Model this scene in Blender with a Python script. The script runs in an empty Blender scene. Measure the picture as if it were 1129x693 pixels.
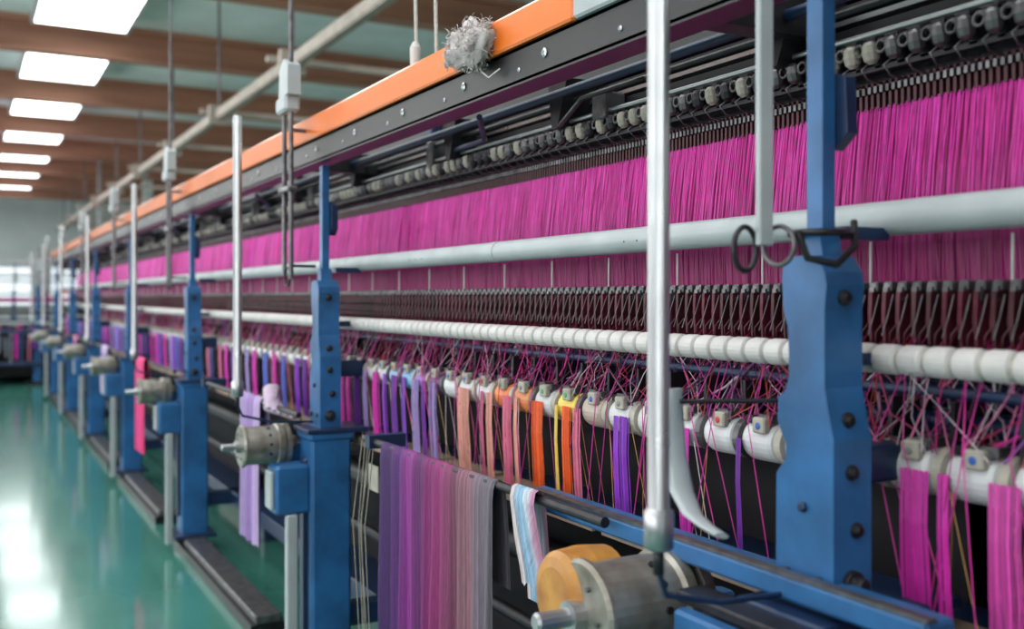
import bpy, math, random
from mathutils import Vector, Matrix, noise
random.seed(7)
H=1.5
sc=bpy.context.scene
sc.view_settings.view_transform='Standard'

# ---------------------------------------------------------------- materials
MATS={}
def mat(name,col=(.5,.5,.5),rough=.5,metal=0.,var=.0,scale=20.,bump=0.,attr=False,emit=0.,coat=0.,rvar=0.,col2=None,stretch=None,sheen=0.):
    m=bpy.data.materials.new(name); m.use_nodes=True
    nt=m.node_tree; b=nt.nodes['Principled BSDF']
    b.inputs['Base Color'].default_value=(*col,1); b.inputs['Roughness'].default_value=rough
    b.inputs['Metallic'].default_value=metal
    b.inputs['Coat Weight'].default_value=coat; b.inputs['Coat Roughness'].default_value=.08
    if sheen: b.inputs['Sheen Weight'].default_value=sheen
    tc=nt.nodes.new('ShaderNodeTexCoord'); mp=nt.nodes.new('ShaderNodeMapping')
    nt.links.new(tc.outputs['Object'],mp.inputs['Vector'])
    if stretch: mp.inputs['Scale'].default_value=stretch
    nz=nt.nodes.new('ShaderNodeTexNoise'); nz.inputs['Scale'].default_value=scale; nz.inputs['Detail'].default_value=5
    nt.links.new(mp.outputs['Vector'],nz.inputs['Vector'])
    src=None
    if attr:
        a=nt.nodes.new('ShaderNodeAttribute'); a.attribute_name='Col'; src=a.outputs['Color']
    if var>0 or col2:
        mx=nt.nodes.new('ShaderNodeMix'); mx.data_type='RGBA'
        rp=nt.nodes.new('ShaderNodeMapRange'); rp.inputs[1].default_value=.35; rp.inputs[2].default_value=.7
        nt.links.new(nz.outputs['Fac'],rp.inputs[0]); nt.links.new(rp.outputs[0],mx.inputs[0])
        if src is not None:
            mx.blend_type='MULTIPLY'; nt.links.new(src,mx.inputs[6]); k=1-var; mx.inputs[7].default_value=(k,k,k,1)
        else:
            mx.inputs[6].default_value=(*col,1)
            c2=col2 if col2 else tuple(c*(1-var) for c in col)
            mx.inputs[7].default_value=(*c2,1)
        src=mx.outputs[2]
    if src is not None: nt.links.new(src,b.inputs['Base Color'])
    if rvar:
        r2=nt.nodes.new('ShaderNodeMapRange'); r2.inputs[3].default_value=max(0,rough-rvar); r2.inputs[4].default_value=rough+rvar
        nt.links.new(nz.outputs['Fac'],r2.inputs[0]); nt.links.new(r2.outputs[0],b.inputs['Roughness'])
    if bump:
        bp=nt.nodes.new('ShaderNodeBump'); bp.inputs['Strength'].default_value=bump; bp.inputs['Distance'].default_value=.01
        nt.links.new(nz.outputs['Fac'],bp.inputs['Height']); nt.links.new(bp.outputs['Normal'],b.inputs['Normal'])
    if emit:
        b.inputs['Emission Color'].default_value=(*col,1); b.inputs['Emission Strength'].default_value=emit
    MATS[name]=m; return m
mat('blue_paint',(.024,.135,.35),.40,var=.45,scale=9,bump=.05,rvar=.1)
mat('navy_paint',(.010,.030,.09),.4,var=.4,scale=12)
mat('orange_paint',(.88,.18,.012),.28,var=.12,scale=3,coat=.5)
mat('black_paint',(.010,.009,.011),.35,var=.3,scale=15)
mat('grey_paint',(.42,.45,.47),.38,var=.2,scale=6,rvar=.1)
mat('dark_metal',(.04,.037,.044),.4,.6,var=.4,scale=30)
mat('mid_metal',(.18,.17,.18),.4,.7,var=.5,scale=30,rvar=.15)
mat('steel',(.46,.46,.48),.3,.9,var=.15,scale=12,rvar=.08)
mat('worn_steel',(.40,.38,.34),.38,.65,col2=(.13,.10,.075),scale=14,rvar=.15,bump=.1)
mat('chrome',(.6,.6,.62),.18,.95)
mat('white_plastic',(.60,.57,.56),.5,var=.15,scale=15)
mat('ivory_plastic',(.44,.40,.34),.45,var=.3,scale=25)
mat('beige_card',(.36,.25,.19),.8,var=.2,scale=8)
mat('brown_metal',(.085,.020,.028),.45,.3,var=.5,scale=40)
mat('maroon_metal',(.14,.014,.038),.5,.2,var=.6,scale=50)
mat('yarn',(.5,.5,.5),.42,attr=True,var=.12,scale=60)
mat('cloth',(.5,.5,.5),.75,attr=True,var=.25,scale=40,stretch=(1,6,.6),bump=.4)
mat('paint_dots',(.5,.5,.5),.4,attr=True)
mat('amber_plastic',(.55,.26,.05),.35,col2=(.34,.12,.02),scale=18,bump=.1)
mat('cotton',(.52,.47,.46),.95,var=.3,scale=30)
mat('rope_fibre',(.6,.58,.54),.9,var=.2,scale=80,bump=.4)
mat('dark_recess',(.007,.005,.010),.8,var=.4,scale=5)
mat('maroon_back',(.08,.003,.025),.8,var=.5,scale=8)
mat('magenta_back',(.42,.006,.19),.7,var=.5,scale=14,stretch=(1,5,.15))
mat('brown_beam',(.42,.19,.12),.6,var=.3,scale=3,stretch=(.3,3,3))
mat('ceiling_paint',(.74,.82,.81),.8,var=.12,scale=2)
mat('wall_paint',(.66,.71,.70),.8,var=.1,scale=2)
mat('light_panel',(.95,1,1),.5,emit=6.)
mat('window_glass',(.88,.95,1),.3,emit=.8)
mat('duct_paint',(.42,.36,.31),.6,var=.25,scale=5)
mat('floor_epoxy',(.065,.245,.195),.15,col2=(.045,.185,.15),scale=1.3,rvar=.05,coat=.4)

# ---------------------------------------------------------------- mesh builder
class MB:
    def __init__(s): s.v=[];s.f=[];s.m=[];s.c=[];s.s=[];s.slots=[]
    def slot(s,m):
        if m not in s.slots: s.slots.append(m)
        return s.slots.index(m)
    def add(s,vs,fs,m,col=(.5,.5,.5),smooth=False,cols=None):
        o=len(s.v); s.v+= [tuple(v) for v in vs]; k=s.slot(m)
        s.c+= cols if cols else [col]*len(vs)
        for f in fs: s.f.append(tuple(i+o for i in f)); s.m.append(k); s.s.append(smooth)
    def box(s,x0,x1,y0,y1,z0,z1,m,col=(.5,.5,.5),b=0.):
        if b<=0:
            vs=[(x,y,z) for x in (x0,x1) for y in (y0,y1) for z in (z0,z1)]
            s.add(vs,[(0,1,3,2),(4,6,7,5),(0,4,5,1),(2,3,7,6),(0,2,6,4),(1,5,7,3)],m,col); return
        b=min(b,(x1-x0)*.45,(y1-y0)*.45,(z1-z0)*.45)
        def ring(i,z):
            X0,X1,Y0,Y1=x0+i,x1-i,y0+i,y1-i
            return [(X0+b,Y0,z),(X1-b,Y0,z),(X1,Y0+b,z),(X1,Y1-b,z),(X1-b,Y1,z),(X0+b,Y1,z),(X0,Y1-b,z),(X0,Y0+b,z)]
        vs=ring(b*.7,z0)+ring(0,z0+b)+ring(0,z1-b)+ring(b*.7,z1)
        fs=[tuple(range(7,-1,-1)),tuple(range(24,32))]
        for r in range(3):
            for i in range(8):
                j=(i+1)%8; fs.append((r*8+i,r*8+j,r*8+8+j,r*8+8+i))
        s.add(vs,fs,m,col)
    def tube(s,pts,r,m,n=8,col=(.5,.5,.5),caps=True,radii=None,cols=None,flat=None):
        pts=[Vector(p) for p in pts]; vs=[];cc=[]
        up=None
        for i,p in enumerate(pts):
            a=pts[max(i-1,0)]; b=pts[min(i+1,len(pts)-1)]
            t=(b-a).normalized()
            if up is None:
                up=Vector((0,0,1)) if abs(t.z)<.9 else Vector((1,0,0))
            u=t.cross(up)
            if u.length<1e-4: u=t.cross(Vector((0,1,0)))
            u.normalize(); w=u.cross(t).normalized(); up=w
            rr=radii[i] if radii else r
            for k in range(n):
                an=2*math.pi*k/n
                ru,rw=(rr,rr) if not flat else (rr*flat[0],rr*flat[1])
                vs.append(p+u*math.cos(an)*ru+w*math.sin(an)*rw); cc.append(cols[i] if cols else col)
        fs=[]
        for i in range(len(pts)-1):
            for k in range(n):
                j=(k+1)%n; fs.append((i*n+k,i*n+j,(i+1)*n+j,(i+1)*n+k))
        s.add(vs,fs,m,cols=cc,smooth=n>4)
        if caps and n>3:
            s.add(vs[:n],[tuple(range(n-1,-1,-1))],m,col=cc[0]); s.add(vs[-n:],[tuple(range(n))],m,col=cc[-1])
    def cyl(s,p0,p1,r,m,n=16,col=(.5,.5,.5)): s.tube([p0,p1],r,m,n,col)
    def lathe(s,p0,axis,prof,m,n=20,col=(.5,.5,.5)):
        a=Vector(axis).normalized(); p=Vector(p0)
        pts=[p+a*t for t,r in prof]; up=Vector((0,0,1)) if abs(a.z)<.9 else Vector((1,0,0))
        u=a.cross(up).normalized(); w=u.cross(a); vs=[]
        for q,(t,r) in zip(pts,prof):
            for k in range(n):
                an=2*math.pi*k/n; vs.append(q+u*math.cos(an)*r+w*math.sin(an)*r)
        fs=[]
        for i in range(len(prof)-1):
            for k in range(n):
                j=(k+1)%n; fs.append((i*n+k,i*n+j,(i+1)*n+j,(i+1)*n+k))
        fs.append(tuple(range(n-1,-1,-1))); fs.append(tuple(range((len(prof)-1)*n,len(prof)*n)))
        s.add(vs,fs,m,col)
    def torus(s,c,R,r,m,ax='z',sx=1,sy=1,n=28):
        pts=[]
        for i in range(n+1):
            a=2*math.pi*i/n; u=math.cos(a)*R*sx; w=math.sin(a)*R*sy
            d={'z':(u,w,0),'y':(u,0,w),'x':(0,u,w)}[ax]
            pts.append((c[0]+d[0],c[1]+d[1],c[2]+d[2]))
        s.tube(pts,r,m,8,caps=False)
    def extr(s,prof,x0,x1,m,col=(.5,.5,.5)):
        n=len(prof); vs=[(x0,y,z) for y,z in prof]+[(x1,y,z) for y,z in prof]
        fs=[tuple(range(n)),tuple(range(2*n-1,n-1,-1))]
        for i in range(n):
            j=(i+1)%n; fs.append((i,i+n,j+n,j))
        s.add(vs,fs,m,col)
    def mesh(s,name):
        me=bpy.data.meshes.new(name); me.from_pydata(s.v,[],s.f)
        for k in s.slots: me.materials.append(MATS[k])
        me.polygons.foreach_set('material_index',s.m); me.polygons.foreach_set('use_smooth',s.s)
        ca=me.color_attributes.new('Col','FLOAT_COLOR','POINT')
        fl=[]
        for c in s.c: fl+= [c[0],c[1],c[2],1.]
        ca.data.foreach_set('color',fl); me.update(); return me
    def build(s,name,parent=None,bevel=0.):
        ob=bpy.data.objects.new(name,s.mesh(name)); sc.collection.objects.link(ob)
        if parent: ob.parent=parent
        if bevel:
            bm=ob.modifiers.new('bev','BEVEL'); bm.width=bevel; bm.segments=2; bm.limit_method='ANGLE'; bm.angle_limit=math.radians(35)
        return ob
def inst(src,name,loc,parent=None):
    ob=bpy.data.objects.new(name,src.data); sc.collection.objects.link(ob); ob.location=loc
    for md in src.modifiers:
        n=ob.modifiers.new(md.name,md.type)
        if md.type=='BEVEL': n.width=md.width;n.segments=md.segments;n.limit_method='ANGLE';n.angle_limit=md.angle_limit
    if parent: ob.parent=parent
    return ob
def jit(c,a=.15):
    k=1+random.uniform(-a,a); return tuple(max(0,min(1,x*k)) for x in c)
Y0,Y1=-1.6,16.5
PY=[1.156+2.5*k for k in range(-1,7)]

# ---------------------------------------------------------------- room
m=MB(); m.box(-4.2,9.2,-4.2,36.2,-.1,0,'floor_epoxy'); m.build('floor')
m=MB(); m.box(-4.2,9.2,-4.2,36.2,5.0,5.1,'ceiling_paint'); m.build('ceiling')
m=MB(); m.box(-4.2,9.2,36,36.2,0,5,'wall_paint'); m.build('wall_far')
m=MB(); m.box(9,9.2,-4.2,36,0,5,'wall_paint'); m.build('wall_right')
m=MB(); m.box(-4.2,-4,-4.2,36,0,5,'wall_paint'); m.build('wall_left')
m=MB(); m.box(-4,9,-4.2,-4,0,5,'wall_paint'); m.build('wall_back')
wn=1
for x in (-2.6,.6,3.8,7.0):
    m=MB(); x0,x1=x-1.35,x+1.35
    m.box(x0,x1,35.93,35.97,1.25,2.5,'window_glass')
    for a in (x0,x-.03,x1-.06): m.box(a,a+.06,35.88,36,1.2,2.55,'grey_paint')
    for z in (1.2,1.6,2.0,2.49): m.box(x0,x1,35.87,36,z,z+.06,'grey_paint')
    m.build('window_%d'%wn); wn+=1
for y in range(0,33,4):
    m=MB(); m.box(-3.97,-3.94,y-1.6,y+1.6,1.3,3.7,'window_glass')  # unseen side windows, added to light the machine front
    for a in (y-1.6,y-.03,y+1.54): m.box(-4,-3.9,a,a+.06,1.25,3.75,'grey_paint')
    for z in (1.25,2.5,3.69): m.box(-4,-3.89,y-1.6,y+1.6,z,z+.06,'grey_paint')
    m.build('window_%d'%wn); wn+=1
for n in range(-5,7):
    yb=13.75+3.4*n
    if yb<-3.8 or yb>35.5: continue
    m=MB(); m.box(-4,9,yb,yb+.05,4.60,4.95,'brown_beam'); m.box(-4,9,yb-.09,yb+.14,4.57,4.60,'brown_beam'); m.box(-4,9,yb-.09,yb+.14,4.93,5.0,'brown_beam')
    m.build('ceiling_beam')
    for x in (-2.6,.7):  # left row is out of view, added for its light
        if yb+3>35.5: continue
        m=MB(); m.box(x+.04,x+1.06,yb+1.15,yb+2.85,4.80,4.82,'light_panel'); m.box(x,x+1.1,yb+1.1,yb+2.9,4.82,5.0,'grey_paint')
        m.box(x,x+.04,yb+1.1,yb+2.9,4.78,4.83,'grey_paint'); m.box(x+1.06,x+1.1,yb+1.1,yb+2.9,4.78,4.83,'grey_paint')
        m.build('ceiling_light_panel')
m=MB(); m.box(2.6,2.7,-3.5,35.0,3.6,3.72,'duct_paint',b=.02)
for y in range(-3,35,3):
    m.cyl((2.65,y,3.72),(2.65,y,5.0),.015,'mid_metal',8); m.box(2.53,2.77,y-.04,y+.04,3.55,3.77,'duct_paint')
    m.box(2.5,3.9,y+.3,y+.36,3.72,3.78,'duct_paint')
m.build('cable_trunking')

# ---------------------------------------------------------------- machine
M=bpy.data.objects.new('textile_machine',None); sc.collection.objects.link(M)
m=MB()
m.box(1.15,1.27,1.82,Y1,H+.60,H+.685,'orange_paint',b=.006)
m.box(1.15,1.27,1.55,1.82,H+.60,H+.685,'grey_paint',b=.006)
m.build('orange_beam',M)
m=MB()
m.box(1.165,1.18,Y0,Y1,H+.515,H+.60,'black_paint'); m.box(1.165,1.27,Y0,Y1,H+.592,H+.602,'black_paint'); m.box(1.165,1.24,Y0,Y1,H+.51,H+.522,'black_paint')
m.box(1.20,1.26,Y0,1.55,H+.60,H+.66,'black_paint')
y=Y0+.2
while y<Y1:
    m.lathe((1.168,y,H+.56),(-1,0,0),[(0,.012),(.006,.012),(.009,.007)],'chrome',8)
    m.lathe((1.168,y+.12,H+.545),(-1,0,0),[(0,.007),(.005,.007),(.007,.004)],'chrome',8); y+=.42
for py in PY:
    m.box(1.2,1.9,py+.3,py+.36,H+.52,H+.6,'dark_metal')
m.build('black_channel',M)
m=MB(); m.cyl((1.35,Y0,H+.132),(1.35,Y1,H+.132),.029,'grey_paint',32)
y=Y0+.37
while y<Y1:
    m.cyl((1.35,y,H+.132),(1.35,y+.03,H+.132),.0305,'grey_paint',32)
    for k in range(3): m.lathe((1.3215,y+.5+.05*k,H+.128),(-1,0,0),[(0,.0025),(.001,.0025)],'black_paint',6)
    y+=1.25
m.build('tube_rail',M)
m=MB()
def rail(x,dz,hx,hz,mt): m.box(x-hx,x+hx,Y0,Y1,H+dz-hz,H+dz+hz,mt)
rail(1.575,.425,.012,.010,'dark_metal')
rail(1.56,.505,.02,.006,'mid_metal')
rail(1.54,.522,.008,.008,'black_paint')
rail(1.55,.545,.02,.005,'steel')
rail(1.56,.575,.015,.008,'dark_metal')
rail(1.62,.62,.03,.012,'navy_paint')
rail(1.70,.68,.04,.02,'black_paint')
m.cyl((1.48,Y0,H+.49),(1.48,Y1,H+.49),.006,'steel',8)
m.cyl((1.48,Y0,H+.545),(1.48,Y1,H+.545),.008,'dark_metal',8)
m.cyl((1.42,Y0,H+.555),(1.42,Y1,H+.555),.012,'navy_paint',10)
m.box(1.80,1.84,Y0,Y1,H+.36,H+.70,'dark_recess')  # added dark sheet, gloom behind the rails put into its colour
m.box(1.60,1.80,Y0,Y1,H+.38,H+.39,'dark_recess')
for py in PY:
    for o in (.35,1.2,1.9):
        m.extr([(py+o,H+.47),(py+o+.03,H+.47),(py+o+.05,H+.6),(py+o-.05,H+.6)],1.44,1.8,'dark_metal')
    m.tube([(1.44,py+.8,H+.53),(1.36,py+.95,H+.50),(1.42,py+1.15,H+.47),(1.5,py+1.3,H+.49)],.006,'black_paint',8)
    m.tube([(1.3,py+1.4,H+.52),(1.42,py+1.6,H+.49),(1.46,py+1.9,H+.50)],.009,'navy_paint',8)
    m.box(1.46,1.53,py+1.0,py+1.06,H+.47,H+.54,'mid_metal',b=.005); m.box(1.46,1.53,py+2.1,py+2.14,H+.47,H+.56,'mid_metal',b=.005)
m.build('upper_rails',M)
m=MB(); y=Y0
while y<min(Y1,12):
    near=y<6
    c=y+random.uniform(-.003,.003)
    m.lathe((1.485,c,H+.435),(-.25,0,1),[(0,.006),(.008,.014),(.022,.016),(.036,.013),(.042,.006)],random.choice(['ivory_plastic','ivory_plastic','mid_metal','mid_metal','dark_metal']),10 if near else 6)
    m.box(1.50,1.53,c-.008,c+.008,H+.43,H+.49,'dark_metal')
    if near:
        m.torus((1.475,c+.024,H+.462),.011,.003,'mid_metal','x',n=10)
        m.tube([(1.49,c+.01,H+.44),(1.47,c+.013,H+.425),(1.49,c+.016,H+.41),(1.55,c+.02,H+.405)],.0022,'mid_metal',5)
    y+=.05
m.box(1.5,1.52,Y0,Y1,H+.425,H+.435,'dark_metal'); m.box(1.5,1.515,Y0,Y1,H+.475,H+.485,'mid_metal')
m.build('needle_clamp_row',M)
m=MB(); y=Y0
while y<Y1:
    st=.014 if y<6 else .035
    m.box(1.530,1.545,y,y+st*.45,H+.362,H+.412,'brown_metal'); m.box(1.522,1.532,y,y+st*.5,H+.39,H+.403,'mid_metal'); y+=st
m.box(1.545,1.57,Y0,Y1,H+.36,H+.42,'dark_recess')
m.build('upper_comb',M)
# yarn sheet
m=MB()
m.add([(1.552,Y0,H+.37),(1.552,Y1,H+.37),(1.518,Y1,H+.10),(1.518,Y0,H+.10),(1.525,Y1,H+.0),(1.525,Y0,H+.0)],[(0,1,2,3),(3,2,4,5)],'magenta_back')
y=Y0
while y<Y1:
    nr=0<y<5
    st=.0022 if nr else .007
    r=.00092 if nr else .003
    cl=noise.noise(Vector((y*9,0,0)))+.6*noise.noise(Vector((y*31,4,0)))
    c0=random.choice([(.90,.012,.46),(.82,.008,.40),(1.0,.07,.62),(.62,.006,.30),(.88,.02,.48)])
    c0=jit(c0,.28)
    shaded=(c0[0]*.34,c0[1]*.3,c0[2]*.26)  # shade below the tube rail, painted into the strand colour
    dx=random.uniform(-.004,.004)+.006*cl
    yt=y+random.gauss(0,.0015); yb=y+random.gauss(0,.006)+.008*cl
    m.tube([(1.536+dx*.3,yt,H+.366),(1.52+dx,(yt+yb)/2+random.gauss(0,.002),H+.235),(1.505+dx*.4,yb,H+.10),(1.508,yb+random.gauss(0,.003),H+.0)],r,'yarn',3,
       cols=[c0,c0,shaded,shaded],caps=False)
    y+=st
m.build('magenta_yarn_sheet')
m=MB(); y=Y0+.1
while y<Y1:
    m.cyl((1.42,y,H+.10),(1.42,y,H+.02),.0025,'white_plastic',6); y+=.275
m.build('guide_pins',M)
# comb / needle bar
m=MB()
m.box(1.43,1.49,Y0,Y1,H+.004,H+.018,'brown_metal')
m.box(1.54,1.56,Y0,Y1,H-.12,H+.02,'maroon_back')
y=Y0
while y<Y1:
    j=random.uniform(-.002,.002)
    m.box(1.405,1.45,y+.003,y+.021,H+.010,H+.028,'mid_metal',b=.003)
    m.box(1.40,1.412,y+.006,y+.016,H-.004,H+.018,'mid_metal')
    m.extr([(y+.005+j,H+.01),(y+.013+j,H+.01),(y+.015+j,H-.03),(y+.010+j,H-.078),(y+.006+j,H-.078),(y+.007+j,H-.03)],1.395,1.425,random.choice(['brown_metal','maroon_metal']))
    m.extr([(y+.018+j,H+.01),(y+.023+j,H+.01),(y+.028+j,H-.04),(y+.020+j,H-.07),(y+.017+j,H-.07),(y+.023+j,H-.04)],1.41,1.45,random.choice(['black_paint','maroon_metal']))
    if y<6:
        m.tube([(1.40,y+.024,H+.005),(1.385,y+.022,H-.03),(1.375,y+.026,H-.065)],.0013,'mid_metal',5)
        m.tube([(1.39,y+.008,H-.045),(1.378,y+.012,H-.06),(1.385,y+.018,H-.078)],.0016,'brown_metal',5)
    y+=.030
m.build('needle_comb',M)
m=MB(); y=Y0
while y<11:
    c=jit(random.choice([(.32,.01,.08),(.38,.02,.13),(.22,.006,.04),(.42,.10,.16),(.32,.03,.03)]),.3)
    m.tube([(1.50,y,H+.01),(1.39+random.uniform(-.02,.05),y+random.uniform(-.03,.03),H-.09)],.0012,'yarn',3,col=c,caps=False); y+=.005
m.build('needle_threads',M)
m=MB(); m.cyl((1.32,Y0,H-.10),(1.32,Y1,H-.10),.0185,'ivory_plastic',20); y=Y0
while y<Y1:
    n=20 if y<6 else 10
    m.lathe((1.32,y,H-.10),(0,1,0),[(0,.019),(.003,.0235),(.008,.0245),(.036,.0245),(.041,.0235),(.044,.019)],'white_plastic',n); y+=.05
m.build('white_roller',M)
m=MB()
m.cyl((1.50,Y0,H-.165),(1.50,Y1,H-.165),.02,'navy_paint',12)
m.cyl((1.43,Y0,H-.205),(1.43,Y1,H-.205),.014,'navy_paint',12)
m.box(1.55,1.6,Y0,Y1,H-.25,H-.20,'navy_paint')
m.cyl((1.40,Y0,H-.155),(1.40,Y1,H-.155),.009,'navy_paint',8)
y=Y0
while y<Y1:
    m.box(1.37,1.47,y,y+.008,H-.235,H-.165,'dark_metal'); m.box(1.35,1.4,y+.03,y+.06,H-.24,H-.225,'mid_metal'); y+=.12
m.build('thread_guide_bars',M)
m=MB(); y=0.0
while y<13:
    c=jit(random.choice([(.5,.02,.16),(.4,.012,.08),(.6,.15,.3),(.2,.006,.06),(.5,.4,.45),(.2,.03,.25),(.4,.05,.04),(.55,.03,.28),(.08,.01,.05),(.12,.02,.1)]),.3)
    big=random.random()<.15
    a=y+random.uniform(-.14,.14); b=y+random.uniform(-.14,.14)
    p0=Vector((1.42+random.uniform(-.05,.05),a,H-.10)); p1=Vector((1.36+random.uniform(-.03,.04),b,H-.245))
    mid=(p0+p1)/2+Vector((random.uniform(-.02,.03),random.uniform(-.03,.03),random.uniform(-.025,.015)))
    m.tube([p0,mid,p1],(.0024 if big else .0012) if y<5 else .0025,'yarn',4,col=c,caps=False)
    y+=.006
for i in range(50):
    y=random.uniform(.6,5); c=jit((.6,.03,.30),.3)
    m.tube([(1.38,y,H-.11),(1.33,y+random.uniform(-.04,.04),H-.24),(1.34,y+random.uniform(-.12,.12),H-.5)],.0014,'yarn',4,col=c,caps=False)
m.build('crossing_threads',M)

specials=[(2.50,(.75,.2,.05)),(2.36,(.75,.25,.10)),(2.21,(.8,.6,.10)),(3.19,(.2,.42,.68)),(3.31,(.35,.5,.7)),(3.05,(.3,.15,.5)),(2.93,(.2,.04,.2)),(2.08,(.5,.4,.35))]
m=MB(); m.cyl((1.38,Y0,H-.279),(1.38,Y1,H-.279),.02,'dark_metal',12)
m.box(1.40,1.46,Y0,Y1,H-.262,H-.235,'mid_metal')
y=Y0; k=0
while y<Y1:
    col=(.62,.61,.63)
    for sy,scn in specials:
        if abs(y+.045-sy)<.055: col=scn
    n=24 if y<5 else 12
    m.lathe((1.38,y,H-.279),(0,1,0),[(0,.03),(.004,.037),(.012,.040),(.06,.0405),(.075,.040),(.083,.037),(.087,.03)],'paint_dots',n,col=jit(col,.08))
    m.lathe((1.38,y+.090,H-.279),(0,1,0),[(0,.03),(.002,.042),(.018,.042),(.02,.03)],random.choice(['ivory_plastic','ivory_plastic','mid_metal']),n)
    m.box(1.345,1.42,y+.008,y+.05,H-.245,H-.228,'mid_metal',b=.004)
    m.box(1.333,1.350,y+.012,y+.046,H-.26,H-.230,'ivory_plastic',b=.003)
    m.lathe((1.336,y+.029,H-.246),(-1,0,0),[(0,.007),(.004,.007),(.005,.004)],'paint_dots',8,col=random.choice([(.5,.03,.04),(.03,.35,.12),(.03,.1,.4),(.2,.2,.2)]))
    m.box(1.352,1.41,y+.062,y+.082,H-.245,H-.230,'dark_metal')
    y+=.116; k+=1
m.build('yarn_spool_row')

PUR=(.18,.03,.34);MAG=(.66,.02,.40);VIO=(.28,.04,.55);ORA=(.88,.12,.02);PEA=(.75,.34,.28);PNK=(.7,.16,.28);LAV=(.32,.22,.5)
bund=[(1.087,.055,MAG),(1.035,.025,MAG),(.93,.06,(.7,.07,.42)),(.80,.04,MAG),(.6,.05,VIO),(1.35,.03,VIO),(1.50,.02,PUR),(1.668,.04,(.6,.02,.42)),(1.898,.06,VIO),(2.09,.03,PNK),(2.14,.04,ORA),(2.185,.015,(.8,.55,.1)),
 (2.286,.055,ORA),(2.40,.025,PEA),(2.456,.05,PNK),(2.56,.035,PEA),(2.61,.02,PNK),(2.73,.085,PEA),(2.956,.055,LAV),(3.03,.03,PUR),(3.10,.05,LAV),(3.20,.03,(.2,.05,.45)),(3.295,.06,PUR),(3.38,.03,VIO),(3.47,.06,MAG),(3.58,.04,LAV),(3.67,.06,PUR),(3.77,.04,MAG),(3.86,.06,MAG)]
y=4.0
while y<Y1-.3:
    bund.append((y,.06,random.choice([PUR,VIO,LAV,PNK,MAG,(.1,.12,.5),PUR]))); y+=random.choice([.12,.16,.22])
m=MB()
for yc,w,c in bund:
    n=int(w/.0017) if yc<5 else int(w/.008)+2
    zb=H-.535
    for i in range(n):
        t=(i+.5)/n-.5; dxx=random.uniform(-.004,.004)
        pin=.8+.1*random.random()
        m.tube([(1.335+dxx,yc+t*w*.9,H-.275),(1.333+dxx,yc+t*w*pin,H-.36),(1.338+dxx,yc+t*w*(pin+.1),H-.45),(1.343+dxx,yc+t*w*.9+random.uniform(-.004,.004),zb)],
          .0013 if yc<5 else .005,'yarn',3,col=jit(c,.28),caps=False)
for i in range(110):
    y=random.uniform(.5,5); c=jit(random.choice([(.6,.1,.35),(.7,.6,.65),(.5,.1,.1),(.6,.3,.1)]),.2)
    m.tube([(1.34,y,H-.3),(1.36,y+random.uniform(-.06,.06),H-.53)],.0008,'yarn',3,col=c,caps=False)
m.build('hanging_yarn_bundles')

m=MB(); y=.3
while y<Y1:
    m.box(1.33,1.45,y,y+.3,H-.545,H-.535,'beige_card'); m.box(1.32,1.33,y,y+.3,H-.56,H-.525,'beige_card'); y+=.34
m.build('yarn_trays',M)

m=MB()
m.box(1.62,1.66,Y0,Y1,.12,H-.14,'dark_recess')  # added backing sheet, the interior's shade is its near-black colour
m.box(1.50,1.62,Y0,Y1,H-.62,H-.56,'navy_paint',b=.006)
m.box(1.42,1.62,Y0,Y1,.25,.33,'navy_paint',b=.006)
m.cyl((1.5,Y0,.75),(1.5,Y1,.75),.05,'dark_metal',16)
m.cyl((1.45,Y0,.55),(1.45,Y1,.55),.02,'dark_metal',12)
for py in PY:
    m.box(1.2,1.62,py-.04,py+.04,.25,.33,'navy_paint',b=.006)
    m.box(1.24,1.62,py-.03,py+.03,H-.3,H-.24,'navy_paint',b=.006)
    m.box(1.62,1.9,py-.05,py+.05,0,H+.70,'navy_paint',b=.006)
    m.box(1.24,1.34,py-.015,py+.015,H+.095,H+.115,'navy_paint')
    m.box(1.24,1.34,py-.015,py+.015,H-.11,H-.09,'navy_paint')
m.build('lower_frame',M)

# post casting
m=MB()
low=[(.020,.066),(.044,.058),(.048,.03),(.044,-.02),(.034,-.05),(.032,-.125),(.040,-.15),(.056,-.16),(.058,-.20),(.040,-.235),(.040,-.26),(.060,-.285),(.062,-.50),
    (-.062,-.50),(-.062,-.22),(-.050,-.17),(-.044,-.14),(-.044,-.02),(-.048,.02),(-.044,.04),(-.026,.066)]
m.box(-.014,.014,-.017,.017,.05,.50,'blue_paint')
m.extr([(-.026,.06),(.02,.06),(.017,.11),(-.017,.11)],-.022,.022,'blue_paint')
m.extr(low,-.038,.045,'blue_paint')
m.extr([(.030,.37),(-.035,.35),(-.04,.26),(-.01,.235),(.028,.25)],.016,.040,'navy_paint')
m.box(-.075,.08,-.08,.08,-1.42,-.50,'blue_paint',b=.01)
m.box(-.085,.09,-.09,.09,-.53,-.489,'blue_paint',b=.008)
m.box(-.095,.22,-.095,.095,-.505,-.486,'navy_paint',b=.004)
m.box(-.09,-.06,-.03,.03,-1.3,-.6,'navy_paint',b=.008)
m.box(-.12,.12,-.12,.12,-1.42,-1.395,'navy_paint',b=.005)
for (a,z) in ((0,-.33),(.035,-.44),(-.035,-.44)):
    m.lathe((-.038,a,z),(-1,0,0),[(0,.009),(.006,.009),(.008,.006)],'navy_paint',6)
for (x,z) in ((.0,.0),(.0,-.27),(.01,-.36),(0,-.19)):
    yy=-.060 if z<-.2 else (-.052 if z<-.1 else -.045)
    m.lathe((x,yy,z),(0,-1,0),[(0,.013),(.006,.013),(.008,.008),(.013,.008),(.014,.005)],'black_paint',8)
m.lathe((-.0,-.06,-.44),(0,-1,0),[(0,.020),(.012,.020),(.014,.012),(.03,.012),(.031,.008)],'dark_metal',12)
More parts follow.
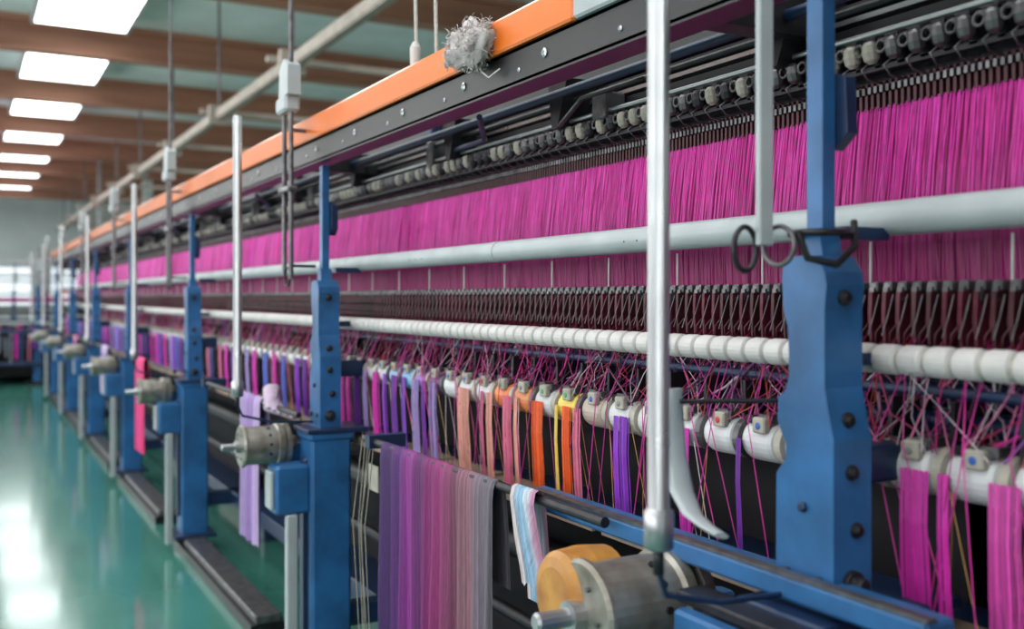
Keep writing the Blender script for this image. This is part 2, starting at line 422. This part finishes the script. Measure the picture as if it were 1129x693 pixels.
m.box(-.20,-.07,-.05,.07,-.80,-.62,'blue_paint',b=.01)
m.box(-.215,-.20,-.03,.05,-.78,-.64,'grey_paint',b=.004)
m.box(-.16,-.12,-.06,-.02,-1.45,-.80,'grey_paint',b=.004)
m.tube([(-.33,-.01,-.39),(-.31,.0,-.43),(-.20,.01,-.46),(-.04,.02,-.47)],.005,'navy_paint',8)
m.box(-.07,.05,-1.75,-.121,-1.45,-1.41,'mid_metal',b=.006); m.box(-.09,.07,-1.75,.1,-1.5,-1.45,'black_paint')
p0=m.build('post_1',M,bevel=.004); p0.location=(1.2,PY[0],H)
for k,py in enumerate(PY[1:]): inst(p0,'post_%d'%(k+2),(1.2,py,H),M)

def hanger(k):
    near=k<=1
    m=MB()
    if near:
        m.box(-.014,.014,-.006,.006,.08,1.45,'grey_paint',b=.002)
        m.torus((-.03,.01,.075),.028,.0045,'dark_metal','y',sx=.8,sy=1.2)
        m.torus((.02,-.01,.08),.03,.004,'mid_metal','x',sx=1.1,sy=1.0)
        m.torus((.10,-.02,.10),.048,.006,'black_paint','z',sx=1.1,sy=.8)
        m.tube([(.03,-.04,.10),(.04,-.05,.06),(.08,-.07,.05),(.13,-.06,.08),(.15,-.04,.12)],.006,'black_paint',8)
    else:
        m.cyl((0,.0,.07),(0,.0,1.5 if k<4 else .9),.009,'mid_metal',10); m.cyl((0,.09,.09),(0,.09,.9),.009,'mid_metal',10)
        m.box(-.03,.03,-.02,.11,.70,.76,'grey_paint',b=.01)
        m.extr([(-.04,.76),(.08,.76),(.07,.86),(.02,.90),(-.04,.87)],-.025,.025,'grey_paint')
        m.box(-.02,.02,-.02,.11,.40,.42,'mid_metal',b=.004); m.torus((0,.05,.08),.035,.005,'dark_metal','x')
        m.cyl((.0,.0,.12),(.1,.02,.12),.006,'mid_metal',8)
        m.cyl((.0,.05,.64),(.1,.05,.64),.008,'mid_metal',8)
    if k<4: m.cyl((0,0,1.45),(0,0,3.5),.006,'mid_metal',6)
    return m
for k,py in enumerate(PY):
    h=hanger(k).build('hanger_rod_%d'%(k+1),M); h.location=(1.08,py+(.0 if k<=1 else .03),H)

m=MB(); m.lathe((0,0,-.36),(0,0,1),[(0,.017),(.004,.0215),(.055,.0215),(.06,.0158),(1.015,.0158),(1.02,.012)],'steel',28)
m.lathe((0,0,-.395),(0,0,1),[(0,.008),(.04,.008)],'dark_metal',12)
pl=m.build('steel_pole_1',M); pl.location=(.87,PY[0],H)
for k,py in enumerate(PY[1:]): inst(pl,'steel_pole_%d'%(k+2),(.87,py-.01,H),M)
for q in pl.data.polygons: q.use_smooth=abs(q.normal.z)<.5

# drums
def drum():
    m=MB()
    m.lathe((-.12,0,0),(1,0,0),[(0,.02),(.0,.075),(.006,.080),(.012,.080),(.016,.072),(.13,.072),(.134,.080),(.15,.080),(.154,.066),(.16,.066),(.164,.078),(.18,.078),(.182,.03),(.21,.03)],'worn_steel',36)
    m.lathe((-.19,0,0),(1,0,0),[(0,.010),(.004,.014),(.05,.014),(.051,.024),(.07,.024)],'steel',12)
    for a in range(6):
        an=a*math.pi/3; m.lathe((-.125,.05*math.cos(an),.05*math.sin(an)),(1,0,0),[(0,.004),(.008,.004)],'mid_metal',6)
    for a in range(4):
        an=a*.5+2; m.lathe((-.02,.072*math.cos(an),.072*math.sin(an)),(0,math.cos(an),math.sin(an)),[(0,.006),(.004,.006)],'dark_metal',6)
    m.box(.05,.14,-.02,.02,-.15,.0,'blue_paint',b=.005)
    return m
dr=drum().build('drum_1',M); dr.location=(1.03,PY[0]+.12,H-.56)
for k,py in enumerate(PY[1:]):
    if k==0:
        m=drum()
        # wound amber yarn body, offset behind the drum's near flange
        m.lathe((-.130,.055,.012),(1,0,0),[(0,.02),(.0,.045),(.004,.060),(.012,.068),(.05,.072),(.09,.068),(.09,.02)],'amber_plastic',36)
        o=m.build('drum_2',M); o.location=(1.10,1.47,H-.555); o.scale=(1.3,1.2,1.2)
    else: inst(dr,'drum_%d'%(k+2),(1.03,py+.12,H-.56),M)

m=MB()
m.cyl((1.10,1.62,H-.44),(1.10,2.95,H-.44),.011,'dark_metal',12)
m.box(1.08,1.20,2.86,2.9,H-.46,H-.42,'navy_paint')
m.build('cloth_rod',M)
m=MB()
m.box(1.13,1.19,.9,2.0,H-.475,H-.438,'blue_paint',b=.005)
m.box(1.13,1.15,.9,2.0,H-.438,H-.432,'mid_metal')
m.box(1.06,1.12,.9,1.35,H-.515,H-.495,'dark_metal',b=.004)
m.box(1.03,1.06,.7,1.32,H-.56,H-.515,'blue_paint',b=.006)
m.box(1.10,1.30,.4,1.34,H-.62,H-.53,'navy_paint',b=.01)
for k,py in enumerate(PY[2:]):
    m.cyl((1.10,py,H-.44),(1.10,py+1.7,H-.44),.011,'dark_metal',10)
    m.box(1.08,1.2,py+1.6,py+1.64,H-.46,H-.42,'navy_paint')
m.build('front_rail',M)
m=MB(); pts=[(1.03,1.31,H-.15),(1.03,1.315,H-.20),(1.02,1.30,H-.26),(1.01,1.27,H-.31),(1.0,1.23,H-.34),(.995,1.19,H-.35),(.99,1.15,H-.355)]
m.tube(pts,.018,'grey_paint',10,flat=(.35,1.1),radii=[.012,.018,.022,.022,.018,.015,.012]); m.cyl((1.03,1.30,H-.17),(1.2,1.22,H-.17),.004,'dark_metal',8)
m.build('hand_lever',M)

def cloth(name,x,ya,yb,zt,zb,cols,fold=.012,ny=90,nz=26,freq=40,seed=0,slant=0):
    m=MB(); vs=[];cc=[]
    prof=[(.03,zt-.25),(.026,zt-.12),(.018,zt-.02),(.010,zt+.008),(.0,zt+.013),(-.010,zt+.008),(-.016,zt-.01)]
    prof+=[(-.018,zt-.01-(zt-.01-zb)*(i/nz)) for i in range(1,nz+1)]
    for j,(px,pz) in enumerate(prof):
        d=max(0,(zt-pz))/(max(.01,zt-zb)) if j>5 else 0
        for i in range(ny+1):
            t=i/ny; y=ya+(yb-ya)*t
            w=math.sin(t*freq+seed+2*noise.noise(Vector((t*4,seed,0))))*.6+.8*noise.noise(Vector((t*14,d*.8,seed)))
            vs.append((x+px-fold*w*min(1,.25+d*1.5)*(1 if j>4 else .1),y+slant*d+.012*d*noise.noise(Vector((t*3,d*2,seed+5))),H+pz+ (0.012*noise.noise(Vector((t*9,seed,3))) if j==len(prof)-1 else 0)))
            u=t*(len(cols)-1); a=int(min(u,len(cols)-1.001)); f=u-a; f=f*f*(3-2*f)
            c=[cols[a][q]*(1-f)+cols[a+1][q]*f for q in range(3)]
            s=1+.6*noise.noise(Vector((t*70,seed,9)))+(.35 if (i%9==0) else 0)-(.3 if i%13==0 else 0)
            cc.append(tuple(max(0,q*s) for q in c))
    n=ny+1; fs=[(j*n+i,j*n+i+1,(j+1)*n+i+1,(j+1)*n+i) for j in range(len(prof)-1) for i in range(ny)]
    m.add(vs,fs,'cloth',cols=cc,smooth=True); return m.build(name)
cloth('draped_purple_fabric',1.10,2.06,2.78,-.44,-1.25,[(.13,.11,.14),(.17,.13,.17),(.25,.11,.15),(.18,.05,.10),(.27,.03,.15),(.22,.018,.14),(.11,.015,.12),(.26,.03,.24),(.10,.018,.16),(.05,.012,.10),(.055,.013,.115)],ny=260,freq=60,fold=.016)
cloth('hanging_cloth',1.10,4.15,4.5,-.43,-1.05,[(.5,.36,.6),(.34,.2,.5),(.45,.34,.6)],ny=40,freq=20,seed=3)
cloth('hanging_cloth',1.02,6.7,7.05,-.40,-1.0,[(.75,.03,.18),(.8,.06,.26),(.65,.02,.17)],ny=40,freq=20,seed=5)
cloth('hanging_cloth',1.10,9.2,9.6,-.43,-.85,[(.5,.35,.6),(.55,.4,.65)],ny=30,freq=20,seed=6)
cloth('hanging_cloth',1.10,11.8,12.2,-.43,-.85,[(.5,.1,.3),(.6,.2,.4)],ny=30,freq=20,seed=8)
cloth('pastel_fabric_strip',1.09,1.86,1.96,-.43,-.62,[(.5,.2,.35),(.5,.55,.62),(.2,.4,.6),(.6,.5,.5)],ny=40,freq=16,seed=11,fold=.01,slant=-.07)
m=MB()
for i in range(5):
    pts=[(1.07+.02*i,3.94-.02*i,H-.44-.008*i),(1.09,4.0,H-.375-.018*i),(1.11,4.07,H-.37-.02*i),(1.12,4.12,H-.42-.012*i)]
    m.tube(pts,.022,'cloth',10,col=jit((.55,.42,.55),.15),flat=(1.4,.7),radii=[.012,.024,.024,.012])
m.build('folded_lavender_cloth')
m=MB()
for i in range(5):
    y=2.87+.025*i; m.tube([(1.10,y,H-.43),(1.08+random.uniform(-.01,.01),y+.02,H-.7),(1.09,y+random.uniform(-.02,.03),H-1.15)],.0016,'ivory_plastic',5)
m.box(1.115,1.118,2.88,2.96,H-.60,H-.52,'ivory_plastic')
m.build('loose_white_cords')

# rope + cotton tuft
m=MB()
for (x,y,zb) in ((1.3,3.02,.78),(1.3,2.86,.72)):
    pts=[(x+.004*math.sin(i*.7),y+.004*math.cos(i*.9),5.0-(5.0-H-zb)*i/30) for i in range(31)]
    m.tube(pts,.006,'rope_fibre',8)
m.lathe((1.3,3.02,H+.74),(0,0,1),[(0,.008),(.01,.016),(.08,.018),(.1,.008)],'white_plastic',12)
m.build('hanging_rope')
m=MB(); c=Vector((1.13,2.28,H+.640))
for i in range(1300):
    d=Vector((random.gauss(0,1),random.gauss(0,1),random.gauss(0,1))).normalized()*random.uniform(.5,1)
    lump=1+.5*noise.noise(d*2.2)
    p=c+Vector((d.x*.04,d.y*.11,d.z*.06))*lump+Vector((0,-.02*max(0,-d.z),0)); pts=[p]; v=Vector((random.gauss(0,1),random.gauss(0,1),random.gauss(0,1))).normalized()
    for k in range(5):
        v=(v+Vector((random.gauss(0,.8),random.gauss(0,.8),random.gauss(0,.8)))).normalized(); p=p+v*.006; pts.append(p)
    m.tube(pts,.0011,'cotton',3,caps=False)
vs=[];fs=[]
for a in range(17):
    for b in range(28):
        th=math.pi*a/16; ph=2*math.pi*b/28; d=Vector((math.sin(th)*math.cos(ph),math.sin(th)*math.sin(ph),math.cos(th)))
        q=Vector((d.x*.038,d.y*.103,d.z*.056))*(1+.5*noise.noise(d*2.2)+.15*noise.noise(d*9)); vs.append(c+q)
for a in range(16):
    for b in range(28): fs.append((a*28+b,a*28+(b+1)%28,(a+1)*28+(b+1)%28,(a+1)*28+b))
m.add(vs,fs,'cotton',smooth=True)
m.tube([(1.13,2.25,H+.60),(1.135,2.22,H+.565),(1.14,2.19,H+.545),(1.15,2.15,H+.56)],.0022,'rope_fibre',6)
m.build('cotton_tuft')

# ---------------------------------------------------------------- distant machines
def distant(xa,ya,L):
    m=MB()
    for i in range(L):
        y=ya+2.6*i
        for xx in (xa,xa+.75,xa+1.5):
            if xx==xa+.75 and i>0: continue
            m.box(xx,xx+.14,y,y+.16,0,1.12,'blue_paint',b=.01); m.box(xx+.04,xx+.10,y+.05,y+.11,1.1,1.7,'blue_paint')
            m.lathe((xx-.05,y-.05,.8),(1,0,0),[(0,.09),(.2,.09),(.21,.05)],'worn_steel',14)
            m.cyl((xx+.1,y+.1,1.1),(xx+.1,y+.1,2.4),.018,'mid_metal',8); m.box(xx+.05,xx+.17,y+.05,y+.15,1.95,2.15,'grey_paint',b=.01)
            m.box(xx-.12,xx+.2,y-.1,y+.2,0,.06,'black_paint')
        m.box(xa-.2,xa+1.7,y+.02,y+.14,.62,.75,'navy_paint',b=.01)
        m.box(xa+.1,xa+1.6,y+.3,y+2.3,.15,.7,'dark_recess')
    for z,mt,r in ((.95,'navy_paint',.05),(1.1,'grey_paint',.035),(.4,'navy_paint',.05),(1.28,'dark_metal',.04),(1.6,'orange_paint',.04)):
        for xx in (xa+.02,xa+1.6): m.cyl((xx,ya-.3,z),(xx,ya+2.6*L-2,z),r,mt,10)
        if z<1.5: m.cyl((xa-.2,ya-.1,z-.03),(xa+1.9,ya-.1,z-.03),r*.7,mt,10)
    m.box(xa+.1,xa+1.6,ya+.3,ya+2.6*L-2,1.42,1.5,'magenta_back')
    for i in range(26):
        xx=xa-.1+.07*i; c=random.choice([MAG,PUR,(.02,.02,.06),(.05,.05,.08),(.3,.3,.35),PNK,(.02,.05,.15)])
        m.box(xx,xx+random.uniform(.02,.05),ya-.13,ya-.10,random.uniform(.3,.7),random.uniform(.8,1.0),'yarn',col=c)
    m.build('distant_textile_machine')
distant(-2.6,18.6,3); distant(.3,19.0,3); distant(.3,28.5,2)
m=MB(); m.box(4.5,4.75,30,30.25,0,5,'wall_paint',b=.01); m.build('support_column')
m=MB()
for z in (2.0,2.35):
    m.box(-3.9,8.9,27,27.12,z,z+.07,'grey_paint')
for x in (-3,-1.4,.25,3,6): m.cyl((x,27.06,0),(x,27.06,5),.04,'grey_paint',10)
m.build('overhead_pipe_rack')

# ---------------------------------------------------------------- lights
def area(name,loc,rot,sx,sy,e,col):
    l=bpy.data.lights.new(name,'AREA'); l.shape='RECTANGLE'; l.size=sx; l.size_y=sy; l.energy=e; l.color=col
    o=bpy.data.objects.new(name,l); o.location=loc; o.rotation_euler=rot; sc.collection.objects.link(o)
area('window_daylight',(-3.8,14,2.6),(0,math.radians(-90),0),2.6,34,600,(1,.98,.97))  # added fill along the unseen side wall, lights the machine front
area('ceiling_lamps_aisle',(-.3,12,4.4),(0,0,0),1.2,30,290,(1,1,.98))  # added fill light over the aisle, no fixture modelled here
area('ceiling_lamps_far',(4.5,14,4.4),(0,0,0),1.5,30,260,(1,.96,.92))  # added overhead fill beyond the machine, not an actual fixture
w=bpy.data.worlds.new('world'); sc.world=w; w.use_nodes=True
nt=w.node_tree
nt.nodes['Background'].inputs[0].default_value=(.6,.75,.8,1); nt.nodes['Background'].inputs[1].default_value=.4

# ---------------------------------------------------------------- camera
cd=bpy.data.cameras.new('camera'); cam=bpy.data.objects.new('camera',cd); sc.collection.objects.link(cam)
cam.location=(0,0,H); cam.rotation_euler=(math.radians(90),0,-math.atan2(604.5,1098))
cd.sensor_width=36; cd.lens=1098/1129*36; cd.shift_y=-18.5/1129; cd.clip_start=.05
cd.dof.use_dof=True; cd.dof.focus_distance=2.3; cd.dof.aperture_fstop=2.2
sc.camera=cam
